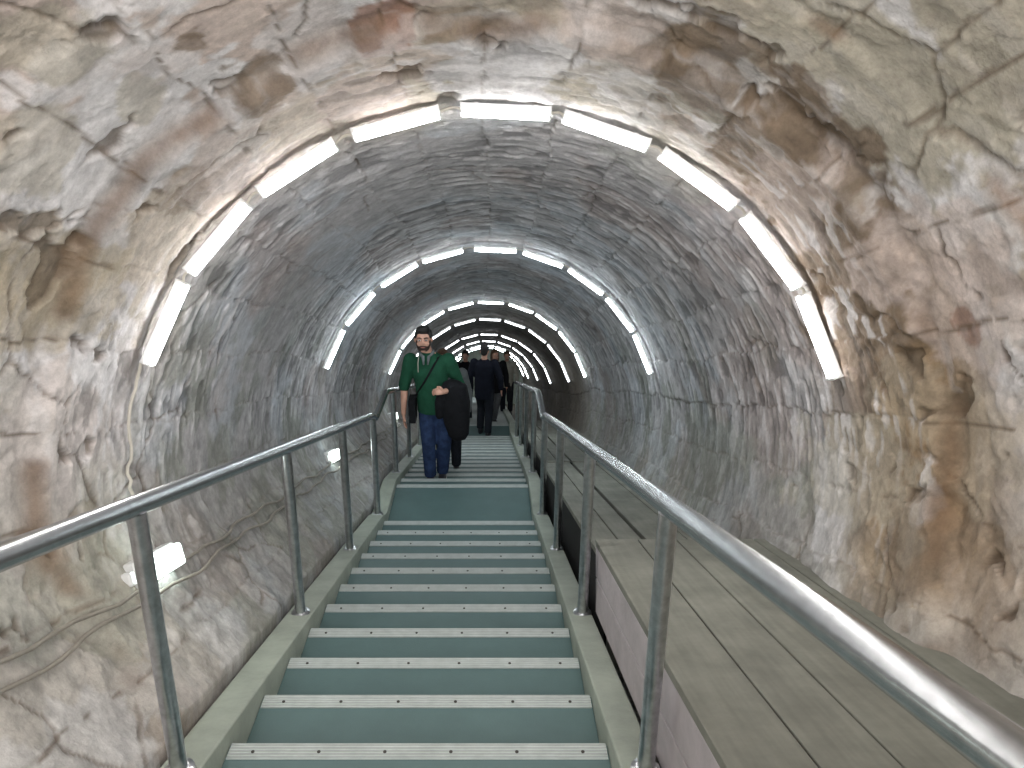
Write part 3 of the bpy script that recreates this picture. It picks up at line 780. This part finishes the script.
# --- the man in green
st = on_step(2, 8.95); mz = st['z']+.006; my = (st['y0']+st['y1'])/2 + .02
def lat(px, s): return (px-486)*s/FPX
JM = dict(BASE); JM.update(head=(-.10,-.06,1.645), neck=(-.075,-.03,1.49), chest=(-.045,-.01,1.30), hips=(-.01,0,.97), shr=(-.25,0,1.405), elr=(-.325,.01,1.12), wrr=(-.335,-.07,.83), shl=(.155,.0,1.405), ell=(.275,.01,1.12), wrl=(.12,-.265,1.145),
          hir=(-.085,0,.90), knr=(-.075,-.07,.50), anr=(-.065,-.02,.088), hil=(.085,0,.90), knl=(.10,-.05,.49), anl=(.065,.075,.088))
man, sweater = person(JM, 'bearded man in a green sweater and blue jeans climbing the stairs towards the viewpoint', (lat(437, 9.0), my, mz), 0, GREEN, JEANS, HAIRB,
              sleeve=.12, beard=True, hgt=(1.03, 1.045), hemz=.83, collar=GREY, hands=(((.05,-.12,-1), (.8,-.2,0), (0,-1,0), .25, 1.), ((-1,-.12,.05), (0,.75,-.65), (.1,-.2,1), .75, 1.)))
bpy.context.view_layer.update()
mw = man.matrix_world.copy()
bv = BVHTree.FromPolygons([v.co[:] for v in sweater.data.vertices], [p.vertices[:] for p in sweater.data.polygons])
def strap_pts(a, b_, n=22, lift=.007):
    out = []
    for t in np.linspace(0, 1, n):
        q = V(a).lerp(V(b_), t); h = bv.ray_cast(V((q.x, -1, q.z)), V((0,1,0)))
        out.append((h[0] + V((0,-lift,0))) if h[0] else V((q.x, q.y, q.z)))
    return out
fp = strap_pts((.06,-.1,1.475), (-.215,-.1,1.00))
m = MB()
for i in range(len(fp)-1):
    pass
wv = V((.020,0,.013)); vs = []
for q in fp: vs += [q-wv+V((0,-.002,0)), q+wv+V((0,-.002,0)), q+wv+V((0,.006,0)), q-wv+V((0,.006,0))]
fs = [(4*i+a, 4*i+(a+1)%4, 4*i+4+(a+1)%4, 4*i+4+a) for i in range(len(fp)-1) for a in range(4)] + [(3,2,1,0), tuple(4*(len(fp)-1)+a for a in range(4))]
bag = empty('shoulder_bag', mw @ V((-.235,-.03,.80))); tag(bag, 'slim black shoulder bag with a strap across the green sweater', 'bag')
m.add([mw @ q for q in vs], fs); o = m.build('strap', BLACK, bag); o.location = -bag.location
m = MB(); m.box(-.035, .035, -.12, .12, -.06, .20); m.box(-.042, -.034, -.122, .122, .03, .203)
o = m.build('pouch', BLACK, bag, bevel=.02)
# jacket hanging over his left forearm
jm = MB(); rows = []
for (x, z, rx, ry) in ((.235,1.225,.07,.06), (.225,1.19,.125,.085), (.215,1.08,.150,.10), (.225,.92,.155,.095), (.245,.76,.140,.085), (.262,.62,.112,.07), (.265,.56,.07,.045)):
    rows.append((V((x,-.165+ (1.185-z)*.03,z)), rx, ry))
jm.loft(rows, 24); jm.limb([V((.10,-.20,1.13)), V((.065,-.21,1.0)), V((.06,-.20,.86))], [.055,.055,.045], 12); jm.limb([V((.31,-.12,1.14)), V((.335,-.12,.98)), V((.33,-.12,.74))], [.05,.055,.05], 12)
jk = jm.fused('jacket', BLACK, None, .010, 4); jk.matrix_world = mw; tag(jk, "black jacket draped over the forearm of the man in green", 'jacket')
# --- the person half hidden behind him
st = on_step(2, 9.9); JB = dict(BASE); JB.update(head=(-.06,-.02,1.625))
person(JB, 'person with brown hair in a grey top, mostly hidden behind the man in green', (lat(449.5, 9.9), (st['y0']+st['y1'])/2+.02, st['z']+.006), .1, GREY, DKJ, HAIRBR, det=False, long_hair=True, hgt=.925)
# --- the dark figures at the second landing
l2 = [s for s in steps if s['flight'] == 2 and s['landing']][0]
JW = dict(BASE); JW.update(elr=(-.30,.05,1.14), wrr=(-.31,-.02,.90), knl=(.08,-.14,.52), anl=(.09,-.06,.088), anr=(-.08,.14,.088), knr=(-.09,.02,.50))
person(JW, 'dark-coated person standing at the far landing, right behind the man in green', (lat(484.5, 15.3), l2['y0']+.42, l2['z']+.006), 3.0, NAVY, DKJ, HAIRB, det=False, hemz=.72, hgt=1.02)
t3 = [s for s in steps if s['flight'] == 3]
p3 = t3[2]
JP = dict(BASE); JP.update(knr=(-.12,-.16,.52), anr=(-.15,.04,.088), knl=(.06,.02,.50), anl=(.04,.16,.088))
pr, _ = person(JP, 'person in black with grey trousers, walking beside the dark-coated figure', (lat(494, 17.2), (p3['y0']+p3['y1'])/2-.03, p3['z']+.006), .3, BLACK, LGT, HAIRBR, det=False, hgt=.95, long_hair=True)
p3 = t3[5]
person(JW, 'dim figure down the stairs, seen left of the dark-coated person', (lat(467, 18.6), (p3['y0']+p3['y1'])/2-.03, p3['z']+.006), -.1, BLACK, DKJ, HAIRB, det=False, hgt=.96)
p3 = t3[12]
person(BASE, 'faint farthest figure in a pale top near the end of the right railing', (lat(505.5, 21.6), (p3['y0']+p3['y1'])/2-.03, p3['z']+.006), 0, PALE, DKJ, HAIRBR, det=False, hgt=1.0)
# bag carried by the walker in black
hb = empty('handbag', V(pr.location) + V((.31,-.04,.70))); tag(hb, 'dark handbag carried by the person in black and grey trousers', 'bag')
m = MB(); m.box(-.06,.06,-.17,.17,-.12,.13); m.build('pouch', BLACK, hb, bevel=.03)
m = MB(); m.tube([V((0,.11*math.cos(a),.12+.12*math.sin(a))) for a in np.linspace(0, math.pi, 12)], .008, 8); m.build('handle', BLACK, hb, smooth=True)

# soft fill lamp added unseen behind the viewpoint to lessen wall relief contrast
ld = bpy.data.lights.new('rear_fill', 'AREA'); ld.shape = 'DISK'; ld.size = 2.6; ld.energy = 200; ld.color = (1, .97, .93)
lo = bpy.data.objects.new('rear_fill', ld); C.objects.link(lo); lo.location = W3(0, -3.2, .3)
lo.rotation_euler = (W3(0,1,0)-W3(0,0,0)).to_track_quat('-Z', 'Y').to_euler()
# ------------------------------------------------------------------ world, camera, colour
w = bpy.data.worlds.new('world'); bpy.context.scene.world = w; w.use_nodes = True
w.node_tree.nodes['Background'].inputs['Color'].default_value = (.75, .85, 1, 1); w.node_tree.nodes['Background'].inputs['Strength'].default_value = .9
cd = bpy.data.cameras.new('camera'); cam = bpy.data.objects.new('camera', cd); C.objects.link(cam)
cd.sensor_width = 36; cd.lens = 36*FPX/1024; cd.clip_start = .05
cd.shift_x = 26/1024
cam.location = (0, 0, Z0); cam.rotation_euler = (math.radians(90-19.32), 0, 0)
bpy.context.scene.camera = cam
sc = bpy.context.scene
sc.view_settings.view_transform = 'Standard'; sc.view_settings.look = 'None'; sc.view_settings.exposure = 0; sc.view_settings.gamma = 1
sc.cycles.use_denoising = True; sc.cycles.max_bounces = 6; sc.cycles.diffuse_bounces = 5; sc.cycles.glossy_bounces = 3
